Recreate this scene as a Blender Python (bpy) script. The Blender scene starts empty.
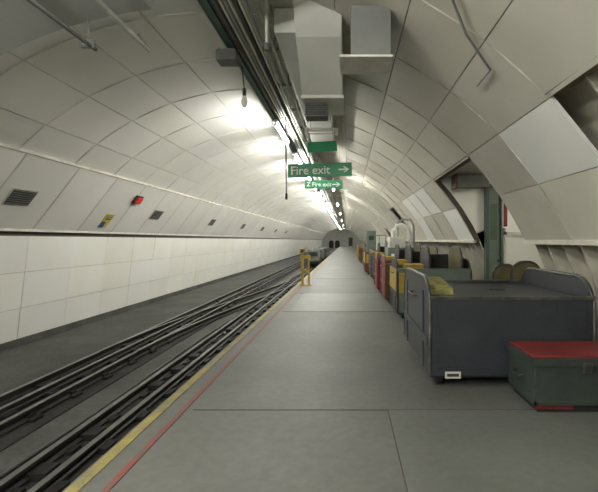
import bpy, bmesh, math, random
from mathutils import Vector, Matrix
random.seed(7)
sc = bpy.context.scene
sc.view_settings.view_transform = 'Standard'
EYE = 1.5
R = 5.0; CX = -1.7; CZ = -0.6
MOD = 1.41; Y0 = 7.0
YA, YB = -7.1, 109.93

# ------------------------------------------------------------ materials
def mat(name, col, rough=0.6, metal=0.0, noise=0.12, scale=4.0, bump=0.0, col2=None, var=False, fine=0.0, emis=None, estr=0):
    m = bpy.data.materials.new(name); m.use_nodes = True
    nt = m.node_tree; b = nt.nodes['Principled BSDF']
    b.inputs['Roughness'].default_value = rough
    b.inputs['Metallic'].default_value = metal
    tc = nt.nodes.new('ShaderNodeTexCoord')
    n = nt.nodes.new('ShaderNodeTexNoise'); n.inputs['Scale'].default_value = scale
    n.inputs['Detail'].default_value = 6
    nt.links.new(tc.outputs['Object'], n.inputs['Vector'])
    r = nt.nodes.new('ShaderNodeValToRGB')
    c2 = col2 if col2 else tuple(c*(1-noise*2) for c in col)
    r.color_ramp.elements[0].position = 0.32; r.color_ramp.elements[1].position = 0.62
    r.color_ramp.elements[0].color = (*c2, 1); r.color_ramp.elements[1].color = (*col, 1)
    nt.links.new(n.outputs['Fac'], r.inputs['Fac'])
    out = r.outputs['Color']
    if fine:
        n2 = nt.nodes.new('ShaderNodeTexNoise'); n2.inputs['Scale'].default_value = scale*14
        n2.inputs['Detail'].default_value = 5
        nt.links.new(tc.outputs['Object'], n2.inputs['Vector'])
        mr = nt.nodes.new('ShaderNodeMapRange')
        mr.inputs['From Min'].default_value = .3; mr.inputs['From Max'].default_value = .7
        mr.inputs['To Min'].default_value = 1-fine; mr.inputs['To Max'].default_value = 1+fine*.4
        nt.links.new(n2.outputs['Fac'], mr.inputs['Value'])
        mx = nt.nodes.new('ShaderNodeMix'); mx.data_type = 'RGBA'; mx.blend_type = 'MULTIPLY'
        mx.inputs['Factor'].default_value = 1
        nt.links.new(out, mx.inputs['A']); nt.links.new(mr.outputs['Result'], mx.inputs['B'])
        out = mx.outputs['Result']
    if var:
        at = nt.nodes.new('ShaderNodeAttribute'); at.attribute_name = 'var'
        mx = nt.nodes.new('ShaderNodeMix'); mx.data_type = 'RGBA'; mx.blend_type = 'MULTIPLY'
        mx.inputs['Factor'].default_value = 1
        nt.links.new(out, mx.inputs['A']); nt.links.new(at.outputs['Color'], mx.inputs['B'])
        out = mx.outputs['Result']
    nt.links.new(out, b.inputs['Base Color'])
    if bump:
        bp = nt.nodes.new('ShaderNodeBump'); bp.inputs['Strength'].default_value = bump
        bp.inputs['Distance'].default_value = 0.02
        nb = nt.nodes.new('ShaderNodeTexNoise'); nb.inputs['Scale'].default_value = scale*5
        nt.links.new(tc.outputs['Object'], nb.inputs['Vector'])
        nt.links.new(nb.outputs['Fac'], bp.inputs['Height'])
        nt.links.new(bp.outputs['Normal'], b.inputs['Normal'])
    if emis:
        b.inputs['Emission Color'].default_value = (*emis, 1)
        b.inputs['Emission Strength'].default_value = estr
    return m

M = {}
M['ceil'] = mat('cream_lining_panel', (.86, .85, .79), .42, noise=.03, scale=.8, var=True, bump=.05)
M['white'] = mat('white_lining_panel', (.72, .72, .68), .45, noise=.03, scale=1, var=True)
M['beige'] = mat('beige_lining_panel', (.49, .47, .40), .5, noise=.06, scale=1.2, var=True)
M['back'] = mat('lining_backing', (.36, .34, .28), .8)
M['backl'] = mat('lining_backing_light', (.66, .64, .56), .8)
M['iron'] = mat('cream_painted_iron', (.60, .57, .48), .6, noise=.15, scale=3)
M['wall'] = mat('white_wall_panel', (.90, .90, .87), .35, noise=.03, scale=1.0, var=True, col2=(.87, .865, .80))
M['gap'] = mat('dark_brown_trim', (.09, .07, .05), .7)
M['hood'] = mat('grey_smooth_lining', (.46, .47, .45), .5, noise=.04, scale=.6)
M['plat'] = mat('worn_grey_lino', (.118, .122, .110), .55, noise=.12, scale=.9, fine=.16, bump=.05)
M['plat2'] = mat('worn_grey_lino_light', (.127, .134, .120), .5, noise=.12, scale=1.1, fine=.14)
M['seam'] = mat('floor_seam', (.055, .055, .05), .8)
M['yel'] = mat('worn_yellow_line', (.33, .27, .07), .6, scale=5, col2=(.16, .15, .09), fine=.3)
M['red'] = mat('worn_red_line', (.22, .055, .038), .6, scale=5, col2=(.14, .08, .065), fine=.2)
M['bed'] = mat('track_bed_concrete', (.085, .085, .078), .85, noise=.22, scale=1.2, fine=.3, bump=.3)
M['bed2'] = mat('oily_track_bed', (.022, .021, .020), .8, noise=.25, scale=3, fine=.4, bump=.5)
M['black'] = mat('black_iron', (.010, .010, .010), .6, noise=.3, scale=6)
M['rail'] = mat('rail_side', (.035, .033, .03), .55, metal=.4, noise=.2, scale=8)
M['railtop'] = mat('rail_head', (.20, .20, .19), .38, metal=.7, noise=.15, scale=3)
M['cable'] = mat('black_cable', (.03, .03, .03), .5)
M['galv'] = mat('galvanised_steel', (.28, .30, .28), .45, metal=.3, noise=.12, scale=5)
M['greenc'] = mat('green_cable', (.04, .10, .07), .5)
M['pipe'] = mat('white_conduit', (.66, .65, .58), .4)
M['duct'] = mat('light_grey_duct', (.66, .66, .61), .5, noise=.06, scale=1.5)
M['dgrey'] = mat('dark_grey_panel', (.16, .165, .155), .6, noise=.08)
M['vent'] = mat('vent_black', (.03, .03, .03), .6)
M['cart'] = mat('dark_blue_grey_steel', (.033, .038, .047), .42, metal=.1, scale=2.5, col2=(.022, .026, .032), fine=.18)
M['cartd'] = mat('cart_inner', (.03, .03, .03), .6, fine=.15)
M['worn'] = mat('worn_steel_edge', (.11, .11, .10), .4, metal=.5, noise=.3, scale=8)
M['cyel'] = mat('yellow_paint', (.45, .31, .03), .5, noise=.15, scale=4, fine=.2)
M['olive'] = mat('olive_gold_canvas', (.11, .09, .03), .7, noise=.2, scale=5, bump=.2)
M['oliv2'] = mat('yellow_green_sack', (.27, .26, .07), .5, noise=.3, scale=9, bump=.5)
M['cred'] = mat('red_paint', (.18, .020, .020), .5, noise=.2, scale=3, fine=.2)
M['chest'] = mat('dark_green_chest', (.033, .044, .038), .5, scale=2, noise=.2, fine=.2)
M['rub'] = mat('rubber', (.012, .012, .012), .7)
M['sgreen'] = mat('sign_green', (.05, .34, .16), .4, noise=.03)
M['swhite'] = mat('sign_white', (.92, .94, .9), .4, noise=.01)
M['door'] = mat('green_door', (.06, .10, .07), .5, noise=.08)
M['wood'] = mat('bare_timber', (.24, .18, .10), .7, noise=.2, scale=6)
M['mach'] = mat('grey_green_machine', (.13, .17, .14), .5, noise=.1)
M['blue'] = mat('sign_blue', (.03, .12, .40), .4)
M['syel'] = mat('sign_yellow', (.70, .56, .05), .4)
M['sred'] = mat('lamp_red', (.55, .03, .02), .3, emis=(1, .05, .03), estr=.25)
M['tube'] = mat('fluorescent_tube', (.9, .9, .9), .4, emis=(1.0, .985, .91), estr=300)
M['tubew'] = mat('tube_housing', (.78, .78, .72), .4)
M['bulb'] = mat('bulb_glass', (.5, .5, .45), .1, emis=(1, .95, .8), estr=.15)
M['dim'] = mat('bulkhead_lamp', (.9, .9, .85), .3, emis=(1, .95, .8), estr=80)

# ------------------------------------------------------------ builder
class B:
    def __init__(s, name, coll=None):
        s.n = name; s.v = []; s.f = []; s.m = []; s.sm = []; s.c = []; s.mats = []
    def mi(s, k):
        if k not in s.mats: s.mats.append(k)
        return s.mats.index(k)
    def face(s, pts, k, smooth=False, var=1.0):
        i = len(s.v); s.v += [tuple(p) for p in pts]
        s.f.append(tuple(range(i, i+len(pts)))); s.m.append(s.mi(k)); s.sm.append(smooth); s.c.append(var)
    def poly(s, verts, faces, k, smooth=False, var=1.0):
        i = len(s.v); s.v += [tuple(p) for p in verts]
        q = s.mi(k)
        for f in faces:
            s.f.append(tuple(a+i for a in f)); s.m.append(q); s.sm.append(smooth); s.c.append(var)
    def box(s, x0, x1, y0, y1, z0, z1, k, M4=None, var=1.0):
        P = [Vector(p) for p in [(x0,y0,z0),(x1,y0,z0),(x1,y1,z0),(x0,y1,z0),(x0,y0,z1),(x1,y0,z1),(x1,y1,z1),(x0,y1,z1)]]
        if M4: P = [M4 @ p for p in P]
        s.poly(P, [(0,3,2,1),(4,5,6,7),(0,1,5,4),(1,2,6,5),(2,3,7,6),(3,0,4,7)], k, var=var)
    def tube(s, pts, r, k, n=10, caps=True):
        pts = [Vector(p) for p in pts]; rings = []
        for i, p in enumerate(pts):
            if i == 0: d = pts[1]-p
            elif i == len(pts)-1: d = p-pts[i-1]
            else: d = (pts[i+1]-p).normalized()+(p-pts[i-1]).normalized()
            d.normalize()
            up = Vector((0,0,1)) if abs(d.z) < .9 else Vector((1,0,0))
            a = d.cross(up).normalized(); b = d.cross(a).normalized()
            rr = r[i] if isinstance(r, (list, tuple)) else r
            rings.append([p+a*math.cos(t*2*math.pi/n)*rr+b*math.sin(t*2*math.pi/n)*rr for t in range(n)])
        V = [q for g in rings for q in g]; F = []
        for i in range(len(pts)-1):
            for j in range(n):
                F.append((i*n+j, i*n+(j+1)%n, (i+1)*n+(j+1)%n, (i+1)*n+j))
        s.poly(V, F, k, smooth=True)
        if caps:
            s.face(rings[0], k); s.face(rings[-1][::-1], k)
    def cyl(s, p0, p1, r, k, n=16): s.tube([p0, p1], r, k, n)
    def prism(s, prof, axis, a0, a1, k):
        def mk(p, a):
            return (a, p[0], p[1]) if axis == 'x' else ((p[0], a, p[1]) if axis == 'y' else (p[0], p[1], a))
        n = len(prof)
        V = [mk(p, a0) for p in prof]+[mk(p, a1) for p in prof]
        F = [tuple(range(n)), tuple(range(2*n-1, n-1, -1))]+[(i, (i+1) % n, n+(i+1) % n, n+i) for i in range(n)]
        s.poly(V, F, k)
    def done(s, bevel=0, parent=None, recalc=True):
        me = bpy.data.meshes.new(s.n); me.from_pydata(s.v, [], s.f)
        for k in s.mats: me.materials.append(M[k])
        me.polygons.foreach_set('material_index', s.m)
        me.polygons.foreach_set('use_smooth', s.sm)
        ca = me.color_attributes.new('var', 'FLOAT_COLOR', 'CORNER')
        for p, c in zip(me.polygons, s.c):
            cc = c if isinstance(c, tuple) else (c, c, c)
            for l in p.loop_indices: ca.data[l].color = (*cc, 1)
        if recalc:
            bm = bmesh.new(); bm.from_mesh(me)
            bmesh.ops.recalc_face_normals(bm, faces=bm.faces[:]); bm.to_mesh(me); bm.free()
        o = bpy.data.objects.new(s.n, me); sc.collection.objects.link(o)
        if bevel:
            b = o.modifiers.new('bevel', 'BEVEL'); b.width = bevel; b.segments = 2
            b.limit_method = 'ANGLE'; b.angle_limit = math.radians(50)
        if parent: o.parent = parent
        return o

def pt(th, y, r=R):
    a = math.radians(th); return Vector((CX+r*math.cos(a), y, CZ+r*math.sin(a)))

ks = list(range(-10, 73))
T0 = 24.8; DT = 9.4
def hole(k, row):
    """openings in the right hand lining"""
    if k in (0, 1) and row in (0, 1): return True
    if k in (-4, -3) and row in (0, 1): return True
    if k in (8,) and row in (0, 1): return True
    if k in (14,) and row == 0: return True
    return False

# ------------------------------------------------------------ ceiling
b = B('ceiling')
def panel(b, t0, t1, y0, y1, k, var, bulge, r=R, nt=3, ny=2, tilt=0):
    V = []; g = .0055
    dg = math.degrees(g/r)
    t0 += dg; t1 -= dg; y0 += g; y1 -= g
    for i in range(nt+1):
        for j in range(ny+1):
            u = i/nt; v = j/ny
            rr = r - bulge*math.sin(math.pi*v) + tilt*(v-.5)
            V.append(pt(t0+(t1-t0)*u, y0+(y1-y0)*v, rr))
    F = [(i*(ny+1)+j, (i+1)*(ny+1)+j, (i+1)*(ny+1)+j+1, i*(ny+1)+j+1) for i in range(nt) for j in range(ny)]
    b.poly(V, F, k, smooth=True, var=var)
    W = [pt(t, y, r+.05) for t in (t0, t1) for y in (y0, y1)]
    b.poly([V[0], V[ny], W[1], W[0]], [(0,1,2,3)], k, var=.9)
    b.poly([V[nt*(ny+1)], V[-1], W[3], W[2]], [(0,1,2,3)], k, var=.9)
    b.poly([V[0], V[nt*(ny+1)], W[2], W[0]], [(0,1,2,3)], k, var=.9)
    b.poly([V[ny], V[-1], W[3], W[1]], [(0,1,2,3)], k, var=.9)
for k in ks:
    y0 = Y0+k*MOD; y1 = y0+MOD
    for row in range(2, 12):
        t0 = T0+row*DT; t1 = t0+DT
        v = random.uniform(.95, 1.02)
        kk = 'ceil'
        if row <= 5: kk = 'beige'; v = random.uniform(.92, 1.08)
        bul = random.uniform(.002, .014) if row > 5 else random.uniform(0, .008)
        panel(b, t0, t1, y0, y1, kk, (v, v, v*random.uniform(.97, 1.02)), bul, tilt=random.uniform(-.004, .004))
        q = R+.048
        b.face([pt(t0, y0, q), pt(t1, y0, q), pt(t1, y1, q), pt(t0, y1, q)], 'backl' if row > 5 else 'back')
ceiling = b.done(recalc=False)

# ------------------------------------------------------------ right wall lining
b = B('wall_right')
for k in ks:
    y0 = Y0+k*MOD; y1 = y0+MOD
    for row in (0, 1):
        if hole(k, row): continue
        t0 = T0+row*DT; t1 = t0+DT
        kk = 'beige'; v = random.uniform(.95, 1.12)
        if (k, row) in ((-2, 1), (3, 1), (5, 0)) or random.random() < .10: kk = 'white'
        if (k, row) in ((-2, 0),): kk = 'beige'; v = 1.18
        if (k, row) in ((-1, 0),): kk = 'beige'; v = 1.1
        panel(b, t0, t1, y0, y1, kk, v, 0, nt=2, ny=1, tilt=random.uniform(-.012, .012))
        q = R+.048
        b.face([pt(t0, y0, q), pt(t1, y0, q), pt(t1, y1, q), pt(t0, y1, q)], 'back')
    for t0 in range(3, 51, 4):
        if k in (0, 1) and t0 < 43: continue
        b.face([pt(t0, y0, R+.3), pt(t0+4, y0, R+.3), pt(t0+4, y1, R+.3), pt(t0, y1, R+.3)], 'iron', smooth=True)
    if k not in (0, 1):
        for q in range(3):
            yy = y0+(q+.0)*MOD/3
            lo = 6; hi = 26 if not hole(k, 0) else 44
            n = 8
            for i in range(n):
                ta = lo+(hi-lo)*i/n; tb = lo+(hi-lo)*(i+1)/n
                P = [pt(t, y, r) for y in (yy, yy+.035) for (t, r) in ((ta, R+.3), (ta, R+.1), (tb, R+.1), (tb, R+.3))]
                b.poly(P, [(0,1,2,3),(7,6,5,4),(1,5,6,2)], 'iron')
    if k not in (0, 1):
        p = pt(T0, 0, R)
        b.box(p.x-.02, p.x+.05, y0, y1, p.z-.06, p.z+.005, 'iron')
for tt in (44.2,):
    p = pt(tt, 0, R+.02)
    b.box(p.x-.02, p.x+.14, Y0-4*MOD, Y0-2*MOD, p.z-.02, p.z+.10, 'wood')
p = pt(39, 0, R+.2)
b.box(p.x-.06, p.x+.06, 1.6, 4.0, p.z-.05, p.z+.08, 'gap')
wall_right = b.done(recalc=False)

# ------------------------------------------------------------ cross passage
ya, yb = Y0, Y0+2*MOD
b = B('wall_passage')
arc = [pt(t, 0, R+.0) for t in (43.6, 39, 34.2, 29, 24.8)]
arcl = [pt(t, 0, R+.12) for t in (24.8, 18, 12, 7)]
prof = [(p.x, p.z) for p in arc+arcl]+[(6.2, 0), (6.2, 2.95), (2.0, 2.95)]
b.face([(x, ya, z) for x, z in prof], 'iron')
b.face([(x, yb, z) for x, z in prof], 'ceil')
b.face([(6.2, ya, 0), (6.2, yb, 0), (6.2, yb, 2.95), (6.2, ya, 2.95)], 'beige')
b.face([(1.9, ya, 2.9), (6.2, ya, 2.9), (6.2, yb, 2.9), (1.9, yb, 2.9)], 'beige')
b.prism([(p.x, p.z) for p in arc]+[(p.x+.12, p.z) for p in arc[::-1]], 'y', yb-.05, yb+.03, 'gap')
b.prism([(p.x, p.z) for p in arc]+[(p.x+.12, p.z) for p in arc[::-1]], 'y', ya-.03, ya+.03, 'iron')
b.box(1.93, 2.03, ya, yb, 2.80, 2.90, 'gap')
b.done(recalc=False)
b = B('door_1')
b.box(3.05, 3.12, yb-.16, yb-.02, 0, 2.72, 'door'); b.box(3.38, 3.45, yb-.16, yb-.02, 0, 2.72, 'door')
b.box(3.05, 3.45, yb-.16, yb-.02, 2.65, 2.74, 'door')
b.box(3.12, 3.38, yb-.10, yb-.05, 0.02, 2.65, 'mach')
b.box(3.18, 3.32, yb-.11, yb-.095, 1.5, 2.3, 'door'); b.cyl((3.34, yb-.15, 1.05), (3.34, yb-.1, 1.05), .02, 'worn')
b.done(bevel=.004)
b = B('partition_board')
b.box(3.15, 3.95, 8.8, 8.84, 0, 1.62, 'white'); b.box(3.15, 3.19, 8.78, 8.86, 0, 1.66, 'pipe'); b.box(3.15, 3.95, 8.78, 8.86, 1.60, 1.66, 'pipe')
b.done(bevel=.003)
b = B('bulkhead_lamp')
b.box(4.2, 4.5, 8.2, 8.5, 2.83, 2.895, 'tubew'); b.box(4.22, 4.48, 8.22, 8.48, 2.77, 2.83, 'dim')
b.done()
b = B('air_duct')
b.box(2.3, 3.0, yb-.55, yb-.2, 2.62, 2.88, 'dgrey'); b.box(2.28, 2.33, yb-.58, yb-.18, 2.60, 2.89, 'gap')
b.done(bevel=.005)
b = B('extinguisher_sign')
b.box(3.26, 3.36, 9.2, 9.22, 1.75, 2.35, 'swhite'); b.box(3.27, 3.35, 9.19, 9.205, 1.78, 2.32, 'cred'); b.box(3.30,3.32,9.22,9.25,0,2.3,'galv')
b.done()

# ------------------------------------------------------------ left wall
b = B('wall_left')
def wx(z): return -6.17-(1.58-z)*.115
zs = [1.58, .88, .18, -.55]
for k in ks:
    y0 = Y0+.12+k*MOD; y1 = y0+MOD
    for i in range(3):
        z1, z0 = zs[i], zs[i+1]
        g = .005
        o = random.uniform(-.006, .006); bul = random.uniform(0, .016)
        V = []
        for a in range(4):
            for c in range(3):
                z = z1-g+(z0-z1+2*g)*a/3; y = y0+g+(MOD-2*g)*c/2
                V.append((wx(z)+o+bul*math.sin(math.pi*a/3)*(.3+math.sin(math.pi*c/2)), y, z))
        F = [(a*3+c, (a+1)*3+c, (a+1)*3+c+1, a*3+c+1) for a in range(3) for c in range(2)]
        v = random.uniform(.97, 1.03)*(1, 1.0, .96)[i]
        yv = random.uniform(.96, 1.0)
        b.poly(V, F, 'wall', smooth=True, var=(v, v, v*yv))
    b.face([(wx(1.6)-.025, y0, 1.6), (wx(-.6)-.025, y0, -.6), (wx(-.6)-.025, y1, -.6), (wx(1.6)-.025, y1, 1.6)], 'backl')
    b.face([(-6.19, y0, 1.56), (-6.19, y1, 1.56), (-6.19, y1, 1.74), (-6.19, y0, 1.74)], 'gap')
    A = (-6.10, 1.70); T = (-5.16, 2.92)
    v = random.uniform(.95, 1.02)
    g = .009
    P = lambda u, y: (A[0]+(T[0]-A[0])*u, y, A[1]+(T[1]-A[1])*u)
    b.poly([P(0.0, y0+g), P(1, y0+g), P(1, y1-g), P(0.0, y1-g)], [(0,1,2,3)], 'ceil', var=v)
    b.face([(A[0]-.03, y0, A[1]), (T[0]-.03, y0, T[1]), (T[0]-.03, y1, T[1]), (A[0]-.03, y1, A[1])], 'back')
    b.face([(A[0], y0, A[1]), (A[0]-.14, y0, A[1]), (A[0]-.14, y1, A[1]), (A[0], y1, A[1])], 'iron')
    b.face([(T[0], y0, T[1]), (T[0]-.25, y0, T[1]+.0), (T[0]-.25, y1, T[1]+.0), (T[0], y1, T[1])], 'iron')
    b.poly([P(.0, y0-.02), P(1, y0-.02), P(1, y0+.03), P(.0, y0+.03)], [(0,1,2,3)], 'iron')
b.box(-5.20, -5.15, YA, YB, 2.90, 2.95, 'iron')
b.box(-6.14, -6.09, YA, YB, 1.66, 1.71, 'pipe')
b.box(-6.45, -6.34, YA, YB, -.55, -.42, 'bed')
b.done(recalc=False)

nrm = Vector((1.22, 0, -.94)).normalized()
sl = Vector((.94, 0, 1.22)).normalized()
def slopeM(u, y):
    A = Vector((-6.10, 0, 1.70)); T = Vector((-5.16, 0, 2.92))
    p = A+(T-A)*u; p.y = y
    p += nrm*.003
    m = Matrix.Identity(4)
    m.col[0][:3] = Vector((0, 1, 0)); m.col[1][:3] = sl; m.col[2][:3] = nrm
    m.translation = p
    return m
for y in (7.65, 13.1, 18.5, 24, 29.5, 35, 41):
    b = B('wall_vent'); m = slopeM(.45, y)
    b.box(-.30, .30, -.17, .17, .0, .012, 'iron', m); b.box(-.27, .27, -.145, .145, .010, .02, 'vent', m)
    for i in range(7):
        q = -.13+i*.042
        b.box(-.27, .27, q, q+.012, .018, .032, 'dgrey', m)
    b.done()
b = B('warning_lamp'); m = slopeM(.70, 11.4)
b.box(-.17, .17, -.12, .12, 0, .05, 'vent', m); b.box(-.13, .13, -.08, .08, .05, .09, 'sred', m); b.done(bevel=.01)
b = B('safety_sign'); m = slopeM(.22, 10.75)
b.box(-.17, .17, -.20, .20, 0.003, .012, 'syel', m); b.box(-.16, .02, -.19, -.02, .012, .016, 'blue', m); b.box(-.10, .14, .05, .08, .012, .016, 'vent', m); b.box(-.10, .14, .11, .14, .012, .016, 'blue', m); b.done()

# ------------------------------------------------------------ floor
b = B('floor')
XE = -1.70
b.box(XE, 3.6, YA, YB, -.12, 0, 'plat')
b.box(3.6, 6.2, ya, yb, -.12, 0, 'plat')
b.box(XE+.10, XE+.4, YA, YB, -.62, -.12, 'bed')
b.box(.36, 3.3, YA, 3.88, 0, .003, 'plat2')
b.box(-1.2, 3.3, 9.2, 12.4, 0, .003, 'plat2')
for y in (3.88, 9.2, 12.4, 17):
    b.box(-1.36, 3.3, y-.004, y+.004, .0, .0045, 'seam')
b.box(.356, .364, YA, 3.88, 0, .0045, 'seam')
b.done(recalc=False)
b = B('trim_yellow_line'); b.box(-1.68, -1.60, YA, YB, .0, .006, 'yel'); b.done()
b = B('trim_red_line'); b.box(-1.465, -1.42, YA, 30, .0, .006, 'red'); b.done()
b = B('floor_track_bed')
b.box(-6.6, XE+.10, YA, YB, -.75, -.55, 'bed')
b.box(-4.45, -3.35, YA, YB, -.55, -.535, 'bed2')
b.box(-2.85, -1.85, YA, YB, -.55, -.535, 'bed2')
b.done(recalc=False)

# ------------------------------------------------------------ rails
def rail(b, pts, h=.11, w=.055):
    pts = [Vector(p) for p in pts]
    prof = [(-w, 0), (w, 0), (w, .015), (.012, .03), (.012, h-.035), (.03, h-.028), (.03, h), (-.03, h), (-.03, h-.028), (-.012, h-.035), (-.012, .03), (-w, .015)]
    n = len(prof)
    rings = []
    for i, p in enumerate(pts):
        d = (pts[min(i+1, len(pts)-1)]-pts[max(i-1, 0)]).normalized()
        a = Vector((d.y, -d.x, 0))
        rings.append([p+a*q[0]+Vector((0, 0, q[1])) for q in prof])
    V = [q for g in rings for q in g]
    F = [(i*n+j, i*n+(j+1) % n, (i+1)*n+(j+1) % n, (i+1)*n+j) for i in range(len(pts)-1) for j in range(n) if j != 6]
    b.poly(V, F, 'rail')
    T = [(i*n+6, i*n+7, (i+1)*n+7, (i+1)*n+6) for i in range(len(pts)-1)]
    b.poly(V, T, 'railtop')
def track(xc, name):
    b = B(name)
    for s in (-.32, .32):
        rail(b, [(xc+s, YA, -.52), (xc+s, YB, -.52)])
    rail(b, [(xc, YA, -.50), (xc, YB, -.50)], h=.09, w=.04)
    y = YA
    while y < 60:
        b.box(xc-.44, xc-.20, y, y+.16, -.535, -.50, 'black'); b.box(xc+.20, xc+.44, y, y+.16, -.535, -.50, 'black')
        b.box(xc-.12, xc+.12, y+.02, y+.22, -.535, -.48, 'black')
        if random.random() < .6:
            b.box(xc-.30, xc-.14, y+.3, y+.5, -.535, -.47, 'black')
        b.box(xc-.38, xc-.35, y+.03, y+.13, -.5, -.46, 'black'); b.box(xc+.35, xc+.38, y+.03, y+.13, -.5, -.46, 'black')
        y += .75
    return b.done(recalc=True)
track(-3.93, 'railway_track'); track(-2.40, 'railway_track')
b = B('railway_crossover')
def sc_(x0, x1, ya_, yb_, n=24):
    out = []
    for i in range(n+1):
        t = i/n; s = t*t*(3-2*t); out.append((x0+(x1-x0)*s, ya_+(yb_-ya_)*t, -.515))
    return out
for s in (-.32, .32): rail(b, sc_(-3.93+s, -2.40+s, 7.5, 22))
b.done()
b = B('trackside_cables')
for i, (x, z, r) in enumerate(((-1.98, -.50, .03), (-1.90, -.48, .035), (-1.84, -.42, .022), (-2.95, -.515, .02))):
    pts = [(x+.02*math.sin(y*.9+i), y, z) for y in [YA+j*1.0 for j in range(int(YB-YA))]]
    b.tube(pts, r, 'cable' if i != 1 else 'galv', 8)
b.done()

# yellow stop post on platform edge
b = B('yellow_barrier_post')
b.box(-1.52, -1.44, 14.6, 14.68, 0, 1.12, 'cyel'); b.box(-1.30, -1.24, 14.6, 14.66, 0, .95, 'cyel')
b.box(-1.58, -1.18, 14.55, 14.75, 0, .03, 'cyel'); b.box(-1.54, -1.22, 14.58, 14.68, .88, 1.0, 'cyel'); b.box(-1.5, -1.26, 14.61, 14.65, .45, .52, 'cyel')
b.box(-1.56, -1.40, 14.55, 14.70, 1.06, 1.22, 'cyel'); b.cyl((-1.48, 14.53, 1.14), (-1.48, 14.56, 1.14), .05, 'vent'); b.done(bevel=.008)

# ------------------------------------------------------------ dropped smooth lining upper left
b = B('ceiling_dropped_lining')
n = 14; TA, TB = 96, 141
for i in range(n):
    t0 = TA+(TB-TA)*i/n; t1 = TA+(TB-TA)*(i+1)/n
    rr = 4.72
    b.poly([pt(t0, YA, rr), pt(t1, YA, rr), pt(t1, 4.95, rr), pt(t0, 4.95, rr)], [(0,1,2,3)], 'hood', smooth=True)
    b.poly([pt(t0, 4.95, rr), pt(t1, 4.95, rr), pt(t1, 4.95, R+.03), pt(t0, 4.95, R+.03)], [(0,1,2,3)], 'duct')
b.poly([pt(TA, YA, 4.72), pt(TA, 4.95, 4.72), pt(TA, 4.95, R), pt(TA, YA, R)], [(0,1,2,3)], 'duct')
b.poly([pt(TB, YA, 4.72), pt(TB, 4.95, 4.72), pt(TB, 4.95, R), pt(TB, YA, R)], [(0,1,2,3)], 'duct')
b.done(recalc=False)
b = B('conduit_pipe')
b.tube([(-2.80, YA+.1, 3.62), (-2.80, 4.9, 3.62)], .022, 'dgrey'); b.tube([(-2.86, YA+.1, 3.66), (-2.86, 4.7, 3.66)], .016, 'dgrey')
for y in (1, 2.4, 3.8, 4.8):
    b.box(-2.9, -2.76, y, y+.03, 3.60, 3.69, 'galv'); b.cyl((-2.83, y+.015, 3.68), (-2.83, y+.015, 3.98), .008, 'galv', 6)
b.done()
b = B('conduit_pipe')
b.tube([(-2.52, YA+.1, 3.92), (-2.52, 5.6, 3.92), (-2.60, 5.75, 4.0), (-2.75, 5.8, 4.2)], .03, 'pipe'); b.done()

# ------------------------------------------------------------ cable tray + fluorescents
b = B('cable_tray')
zt = 4.06; TY0, TY1 = YA+.15, YB-.15
b.box(-1.60, -1.585, TY0, TY1, zt, zt+.10, 'galv'); b.box(-1.20, -1.185, TY0, TY1, zt, zt+.10, 'galv')
b.box(-1.60, -1.185, TY0, TY1, zt+.0, zt+.01, 'dgrey')
b.box(-1.56, -1.48, TY0, TY1, zt-.03, zt, 'greenc')
for x, r, k in ((-1.40, .02, 'cable'), (-1.35, .016, 'pipe'), (-1.30, .02, 'galv'), (-1.25, .016, 'pipe'), (-1.14, .02, 'pipe'), (-1.08, .02, 'galv')):
    b.tube([(x, TY0, zt-.02), (x, TY1, zt-.02)], r, k, 8)
b.box(-1.02, -.98, TY0, TY1, zt+.03, zt+.07, 'pipe')
y = YA+.5
while y < YB:
    b.box(-1.62, -.96, y, y+.04, zt+.07, zt+.11, 'galv'); b.cyl((-1.59, y+.02, zt+.1), (-1.59, y+.02, zt+.32), .008, 'galv', 6); b.cyl((-1.0, y+.02, zt+.07), (-1.0, y+.02, zt+.28), .008, 'galv', 6)
    y += 1.41
b.done(recalc=True)
def fluo(x, y, z, L=1.8, dirx=False, drop=0):
    b = B('fluorescent_light')
    if not dirx:
        b.box(x-.05, x+.05, y, y+L, z+.05, z+.10, 'tubew')
        b.tube([(x, y+.05, z), (x, y+L-.05, z)], .021, 'tube', 6)
        b.box(x-.025, x+.025, y+.0, y+.05, z-.03, z+.06, 'tubew'); b.box(x-.025, x+.025, y+L-.05, y+L, z-.03, z+.06, 'tubew')
        if drop:
            for yy in (y+.3, y+L-.3): b.cyl((x, yy, z+.1), (x, yy, z+drop), .008, 'galv', 6)
    else:
        b.box(x, x+L, y-.05, y+.05, z+.05, z+.10, 'tubew')
        b.tube([(x+.05, y, z), (x+L-.05, y, z)], .014, 'tubew', 6)
        b.box(x, x+.05, y-.025, y+.025, z-.03, z+.06, 'tubew'); b.box(x+L-.05, x+L, y-.025, y+.025, z-.03, z+.06, 'tubew')
        for xx in (x+.1, x+L-.1): b.cyl((xx, y, z+.1), (xx, y, 3.95), .008, 'galv', 6)
    return b.done()
for y in (-6, -3.5, -1.0, 1.3): fluo(-1.50, y, 3.92)
for y in (-5.5, -3, -.5): fluo(-3.6, y, 3.2, drop=.45)  # added row out of view behind the camera, brightens the near left side
y = 9.2
while y < 106:
    fluo(-1.50, y, 3.92, 1.9)
    y += 3.4 if y < 40 else 6.0
for y in (17, 25, 34, 46, 60, 78): fluo(-.55, y, 3.55, 1.2, drop=.6)

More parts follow.
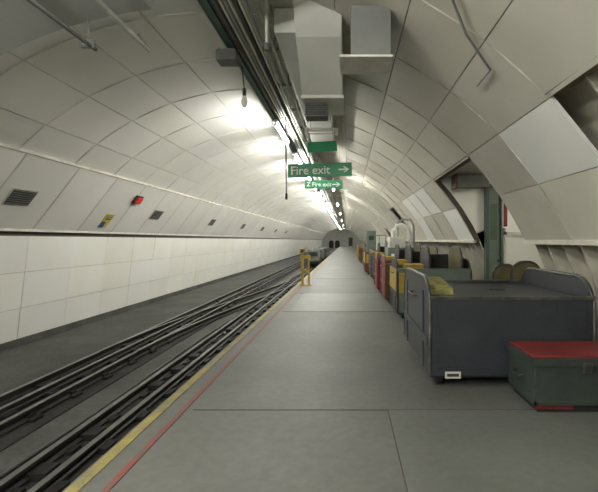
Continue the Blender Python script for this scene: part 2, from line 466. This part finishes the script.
b = B('tray_junction_box')
b.box(-1.72, -1.45, 5.75, 6.0, 3.86, 4.0, 'dgrey'); b.box(-1.70, -1.47, 5.77, 5.98, 4.0, 4.02, 'galv'); b.done(bevel=.01)
b = B('hanging_bulb')
b.tube([(-1.46, 5.88, 3.86), (-1.40, 5.87, 3.8), (-1.37, 5.87, 3.5)], .008, 'cable', 6)
b.tube([(-1.37, 5.87, 3.52), (-1.37, 5.87, 3.42)], .024, 'vent', 10)
b.tube([(-1.37, 5.87, 3.43), (-1.37, 5.87, 3.39), (-1.37, 5.87, 3.34), (-1.37, 5.87, 3.29), (-1.37, 5.87, 3.265)], [.018, .03, .045, .034, .008], 'bulb', 12); b.done()
b = B('hanging_cable')
b.tube([(-1.25, 9, 4.02), (-1.25, 9, 3.4), (-1.24, 9, 2.4)], .012, 'cable', 6); b.tube([(-1.24, 9, 2.45), (-1.24, 9, 2.33)], .024, 'cable', 8); b.done()

# ceiling services
b = B('ceiling_duct')
b.box(-.88, -.30, 5.3, 12.5, 4.0, 4.30, 'duct')
b.prism([(5.0, 4.25), (5.3, 3.95), (6.1, 3.50), (6.9, 3.50), (7.6, 4.0), (7.6, 4.25)], 'x', -.62, -.06, 'duct')
b.box(-.64, -.04, 6.08, 6.93, 3.46, 3.51, 'duct')
b.done(bevel=.012)
b = B('ceiling_vent_grille')
b.box(-.60, -.28, 6.3, 6.6, 3.28, 3.46, 'dgrey')
for i in range(5): b.box(-.59, -.29, 6.28, 6.30, 3.295+i*.030, 3.307+i*.030, 'vent')
b.done()
b = B('ceiling_beam_box')
b.box(.04, .46, 4.6, 5.0, 3.42, 3.95, 'dgrey'); b.box(-.08, .48, 4.56, 5.04, 3.40, 3.425, 'pipe'); b.done(bevel=.006)
b = B('conduit_pipe'); b.tube([(-.93, 5.1, 4.3), (-.93, 5.1, 3.76)], .02, 'pipe', 8); b.tube([(-.93, 5.1, 3.78), (-.93, 5.1, 3.70)], .03, 'dgrey', 8); b.done()
b = B('conduit_pipe')
q = [pt(t, y, R-.05) for t, y in ((66, 2.8), (60, 3.6), (55, 4.2), (50.5, 4.45), (50.5, 4.9))]
b.tube(q, .014, 'galv', 8); b.done()
fluo(-.76, 8.0, 3.43, .6, True)

# ------------------------------------------------------------ signs
def sign(x, y, z, w, h, txt, rot=0, tilt=0, size=.16, arrow=True):
    b = B('fire_exit_sign')
    b.box(-w/2, w/2, -.01, .01, -h/2, h/2, 'sgreen')
    ct = CZ+math.sqrt(25-(x-CX)**2)-z
    for s in (-.42, .42): b.cyl((s*w, 0, h/2), (s*w, 0, ct-.05), .004, 'galv', 6)
    if arrow:
        a = w/2-.25
        b.box(a, a+.16, -.014, -.010, -.014, .014, 'swhite')
        b.poly([(a+.12, -.014, .055), (a+.20, -.014, 0), (a+.12, -.014, -.055), (a+.085, -.014, -.055), (a+.155, -.014, 0), (a+.085, -.014, .055)], [(0,1,4,5),(1,2,3,4)], 'swhite')
    o = b.done(recalc=False)
    o.location = (x, y, z); o.rotation_euler = (0, tilt, rot)
    if txt:
        c = bpy.data.curves.new('sign_lettering', 'FONT'); c.body = txt; c.size = size; c.extrude = .001
        c.materials.append(M['swhite']); c.offset = .003
        t = bpy.data.objects.new('sign_lettering', c); sc.collection.objects.link(t)
        t.parent = o; t.location = (-w/2+.05, -.0125, -size*.32); t.rotation_euler = (math.pi/2, 0, 0)
    return o
sign(-.51, 8.25, 2.81, 1.20, .25, 'Fire exit', tilt=-.03, size=.22)
sign(-.57, 10.7, 2.85, .92, .20, 'Z Fire exit', size=.14)
sign(-.42, 7.5, 3.09, .55, .17, '', rot=.5, tilt=-.15, arrow=False)

# ------------------------------------------------------------ mail trolleys
def plate_prof(y0, y1, z0, z1, r=.34, n=8):
    P = [(y0, z0), (y1, z0)]
    for i in range(n+1):
        a = i/n*math.pi/2; P.append((y1-r+r*math.cos(a), z1-r+r*math.sin(a)))
    for i in range(n+1):
        a = math.pi/2+i/n*math.pi/2; P.append((y0+r+r*math.cos(a), z1-r+r*math.sin(a)))
    return P
def trolley(x0, x1, y0, y1, kf='cart', ke='cart', H=1.11, hf=.92, kin='cartd', load=None, inset=None):
    b = B('mail_trolley')
    zb = .13
    for x, s in ((x0, 1), (x1, -1)):
        yy0, yy1 = y0-.0, y1
        pr = plate_prof(yy0, yy1, zb, H)
        b.prism(pr, 'x', x, x+s*.025, ke)
        path = [(x+s*.012, p[0], p[1]) for p in pr[1:]]+[(x+s*.012, y0, zb)]
        b.tube(path, .022, 'worn' if ke == 'cart' else ke, 8)
        b.box(x-s*.012, x, y0+.3, y0+.36, zb, H-.15, ke); b.box(x-s*.012, x, y1-.36, y1-.3, zb, H-.15, ke)
        b.box(x-s*.015, x, y0+.05, y1-.05, .42, .50, ke)
        if inset: b.box(x-s*.022, x-s*.016, y0+.04, y1-.04, .52, .95, inset)
        hy = (y0+y1)/2
        b.tube([(x, hy-.2, .85), (x-s*.05, hy-.18, .85), (x-s*.05, hy+.18, .85), (x, hy+.2, .85)], .012, 'worn', 8)
    for y, s in ((y0, 1), (y1, -1)):
        b.box(x0+.02, x1-.02, min(y, y+s*.03), max(y, y+s*.03), zb, hf, kf)
        ye = y-s*.012
        b.box(x0, x1, min(ye, y+s*.04), max(ye, y+s*.04), hf-.025, hf+.008, 'worn' if kf == 'cart' else kf)
        b.box(x0, x1, min(ye, y), max(ye, y), zb, zb+.07, kf)
        for xx in (x0+.03, x1-.08):
            b.box(xx, xx+.05, min(ye, y), max(ye, y), zb+.07, hf-.03, kf)
    if inset: b.box(x0+.03, x0+.40, y0-.018, y0-.012, .50, .88, inset)
    b.box(x0+.02, x1-.02, y0+.02, y1-.02, .30, .33, kin)
    b.box(x0+.02, x1-.02, y0+.02, y1-.02, zb-.03, zb+.03, 'rub')
    b.box(x0+.16, x0+.32, y0-.02, y0-.012, zb-.03, zb+.04, 'pipe')
    b.box(x0+.18, x0+.30, y0-.022, y0-.018, zb-.01, zb+.02, 'vent')
    for xx in (x0+.13, x1-.13):
        for yy in (y0+.14, y1-.14):
            b.cyl((xx-.025, yy, .075), (xx+.025, yy, .075), .075, 'rub', 16)
            b.box(xx-.04, xx-.03, yy-.03, yy+.03, .06, zb, 'worn'); b.box(xx+.03, xx+.04, yy-.03, yy+.03, .06, zb, 'worn')
    if load: load(b, x0, x1, y0, y1)
    return b.done(bevel=.005)
def load1(b, x0, x1, y0, y1):
    b.box(x0+.04, x1-.04, y0+.05, y1-.05, .86, .89, 'cart')
    b.prism([(y0+.45, .89), (y0+1.6, .89), (y0+1.55, .99), (y0+1.2, 1.03), (y0+.8, 1.0), (y0+.5, .96)], 'x', x0+.06, x0+.36, 'oliv2')
    b.box(x0+.9, x0+1.1, y0+.9, y0+.94, .89, .91, 'worn')
def load2(b, x0, x1, y0, y1):
    b.box(x0+.15, x1-.2, y0+.2, y1-.2, .33, .90, 'olive')
    for i, xx in enumerate((x0+.62, x1-.16)):
        pr = plate_prof(y0+.15, y1-.15, .88, 1.36, r=.30)
        b.prism(pr, 'x', xx, xx+.03, 'olive' if i else 'cartd')
        b.tube([(xx+.015, p[0], p[1]) for p in pr[1:]]+[(xx+.015, y0+.15, .88)], .022, 'cable', 8)
    b.box(x0+.68, x1-.2, y1-.28, y1-.24, .88, 1.2, 'cartd')
    b.box(x0+.20, x0+.55, y0+.3, y0+.7, .90, 1.02, 'cyel')
trolley(.83, 2.52, 4.46, 6.34, load=load1)
trolley(.95, 2.35, 8.3, 9.6, 'mach', 'cartd', load=load2, inset='cyel', hf=.95)
trolley(.90, 2.30, 10.3, 11.7, 'olive', 'cred', load=load2)
trolley(.86, 2.25, 12.4, 13.8, 'cred', 'cred', load=load2)
trolley(.9, 2.3, 16.5, 18.0, 'mach', 'cart', load=load2)
trolley(.8, 2.2, 19, 20.6, 'cred', 'cartd', load=load2, inset='cyel')
trolley(.9, 2.3, 23.5, 25.2, 'cart', 'cart')
trolley(.8, 2.2, 28.5, 30.2, 'olive', 'cred')
trolley(.8, 2.2, 34, 35.7, 'cyel', 'cyel', load=load2)

def hoop_panel(x0, x1, y, z1, k):
    b = B('folding_end_panel')
    pr = plate_prof(x0, x1, .0, z1, r=(x1-x0)*.42)
    b.prism(pr, 'y', y, y+.04, k)
    b.tube([(p[0], y+.02, p[1]) for p in pr[1:]]+[(x0, y+.02, 0)], .025, 'cartd', 8)
    b.box(x0+.08, x1-.08, y-.01, y, z1*.5, z1*.56, 'cartd')
    b.done()
hoop_panel(2.44, 2.86, 6.5, 1.17, 'olive')
hoop_panel(2.20, 2.56, 6.62, 1.12, 'olive')

# chest
b = B('storage_chest')
x0, x1, y0, y1 = 1.61, 2.66, 3.80, 4.40
b.box(x0, x1, y0, y1, .07, .43, 'chest')
b.box(x0-.015, x1+.015, y0-.015, y1+.015, .41, .475, 'chest')
b.box(x0+.01, x1-.01, y0+.01, y1-.01, .475, .495, 'cred')
b.box(x0, x1, y0-.008, y0, .07, .11, 'chest')
for xx in (x0, x1-.03): b.box(xx, xx+.03, y0-.008, y0, .07, .40, 'chest')
b.box(x0+.05, x1-.05, y0+.03, y1-.03, .0, .07, 'rub')
b.box(x0+.02, x0+.35, y0+.01, y0+.03, .03, .07, 'cred')
b.box(x0+.42, x0+.50, y0-.03, y0-.01, .35, .44, 'worn'); b.tube([(x0-.01, y0+.2, .28), (x0-.04, y0+.22, .26), (x0-.04, y0+.36, .26), (x0-.01, y0+.38, .28)], .009, 'worn', 8)
b.done(bevel=.006)

# machines
b = B('ventilation_machine')
b.box(1.35, 2.25, 14.4, 15.5, 0.05, 1.25, 'mach'); b.box(1.4, 1.9, 14.5, 15.2, 1.25, 1.6, 'pipe')
for xx in (1.4, 2.1): b.box(xx, xx+.1, 14.45, 15.4, 0, .06, 'rub')
b.tube([(1.55, 14.8, 1.6), (1.55, 14.8, 1.85), (1.65, 14.8, 1.98), (1.85, 14.8, 2.0), (2.05, 14.8, 1.9), (2.1, 14.8, 1.6), (2.1, 14.8, 1.2)], .07, 'duct', 12)
b.tube([(1.75, 15.2, 1.6), (1.75, 15.2, 2.1), (1.9, 15.2, 2.22), (2.2, 15.2, 2.2), (2.3, 15.2, 2.0), (2.3, 15.2, .9), (2.24, 15.2, .8)], .04, 'galv', 10)
b.box(1.3, 1.35, 14.5, 15.3, .4, .9, 'cyel')
b.cyl((2.0, 14.38, .8), (2.0, 14.42, .8), .2, 'cable'); b.box(1.45, 1.75, 14.37, 14.4, .6, 1.05, 'swhite'); b.done(bevel=.015)
b = B('equipment_cabinet')
b.box(.95, 1.40, 21.2, 21.8, .05, 1.95, 'mach'); b.box(.98, 1.37, 21.17, 21.2, .12, 1.88, 'mach'); b.box(1.0, 1.08, 21.25, 21.7, 0, .05, 'rub'); b.box(1.28, 1.36, 21.25, 21.7, 0, .05, 'rub')
b.box(1.32, 1.34, 21.14, 21.17, .9, 1.1, 'worn'); b.box(1.05, 1.3, 21.155, 21.17, 1.5, 1.7, 'vent'); b.done(bevel=.01)
b = B('equipment_cabinet')
b.box(1.5, 2.3, 26, 26.8, .05, 1.8, 'dgrey'); b.box(1.53, 1.88, 25.97, 26, .1, 1.75, 'duct'); b.box(1.92, 2.27, 25.97, 26, .1, 1.75, 'duct'); b.box(1.6, 2.2, 26.1, 26.7, 0, .05, 'rub'); b.done(bevel=.01)

# mail train on near track
def car(y0, y1):
    b = B('mail_train')
    xc = -2.40
    b.box(xc-.40, xc+.40, y0, y1, -.15, .0, 'black')
    b.prism([(xc-.42, .0), (xc+.42, .0), (xc+.44, .5), (xc+.34, .78), (xc-.34, .78), (xc-.44, .5)], 'y', y0+.1, y0+1.2, 'mach')
    b.prism([(xc-.42, .0), (xc+.42, .0), (xc+.44, .5), (xc+.34, .78), (xc-.34, .78), (xc-.44, .5)], 'y', y1-1.2, y1-.1, 'mach')
    b.box(xc-.40, xc+.40, y0+1.3, y1-1.3, 0, .7, 'cartd')
    b.box(xc-.3, xc+.3, y0+.08, y0+.1, .35, .65, 'vent'); b.box(xc-.35, xc-.2, y0+.07, y0+.1, .1, .2, 'swhite'); b.box(xc+.2, xc+.35, y0+.07, y0+.1, .1, .2, 'sred')
    for yy in (y0+.6, y0+1.4, y1-1.4, y1-.6):
        for s in (-.32, .32): b.cyl((xc+s-.03, yy, -.24), (xc+s+.03, yy, -.24), .17, 'rail', 16)
        b.cyl((xc-.32, yy, -.24), (xc+.32, yy, -.24), .03, 'rail', 8)
    b.done(bevel=.01)
car(31, 37); car(37.4, 43.4)

# ------------------------------------------------------------ end walls
def endwall(name, y, k):
    b = B(name)
    n = 40
    P = [pt(i*360/n, y, R+.35) for i in range(n)]
    b.face(P, k)
    s = -1 if y > 0 else 1
    for xc in (-2.4, -3.93):
        q = [(xc-.6, -.55), (xc+.6, -.55)]+[(xc+.6*math.cos(a), .8+.6*math.sin(a)) for a in [i*math.pi/10 for i in range(11)]]
        b.prism(q, 'y', y+s*.01, y+s*.05, 'vent')
    b.box(.4, 1.4, min(y+s*.02, y+s*.06), max(y+s*.02, y+s*.06), 0, 2.1, 'door')
    b.done(recalc=False)
endwall('wall_end', YB-.05, 'duct'); endwall('wall_back', YA+.05, 'beige')

# ------------------------------------------------------------ world, camera
w = bpy.data.worlds.new('world'); sc.world = w; w.use_nodes = True
w.node_tree.nodes['Background'].inputs[0].default_value = (.5, .5, .45, 1)
w.node_tree.nodes['Background'].inputs[1].default_value = .2
cd = bpy.data.cameras.new('camera'); cam = bpy.data.objects.new('camera', cd); sc.collection.objects.link(cam)
cd.sensor_width = 36; cd.lens = 36*440/598; cd.shift_x = -48/598; cd.shift_y = -6/598
cam.location = (0, 0, EYE); cam.rotation_euler = (math.pi/2, 0, 0)
sc.camera = cam
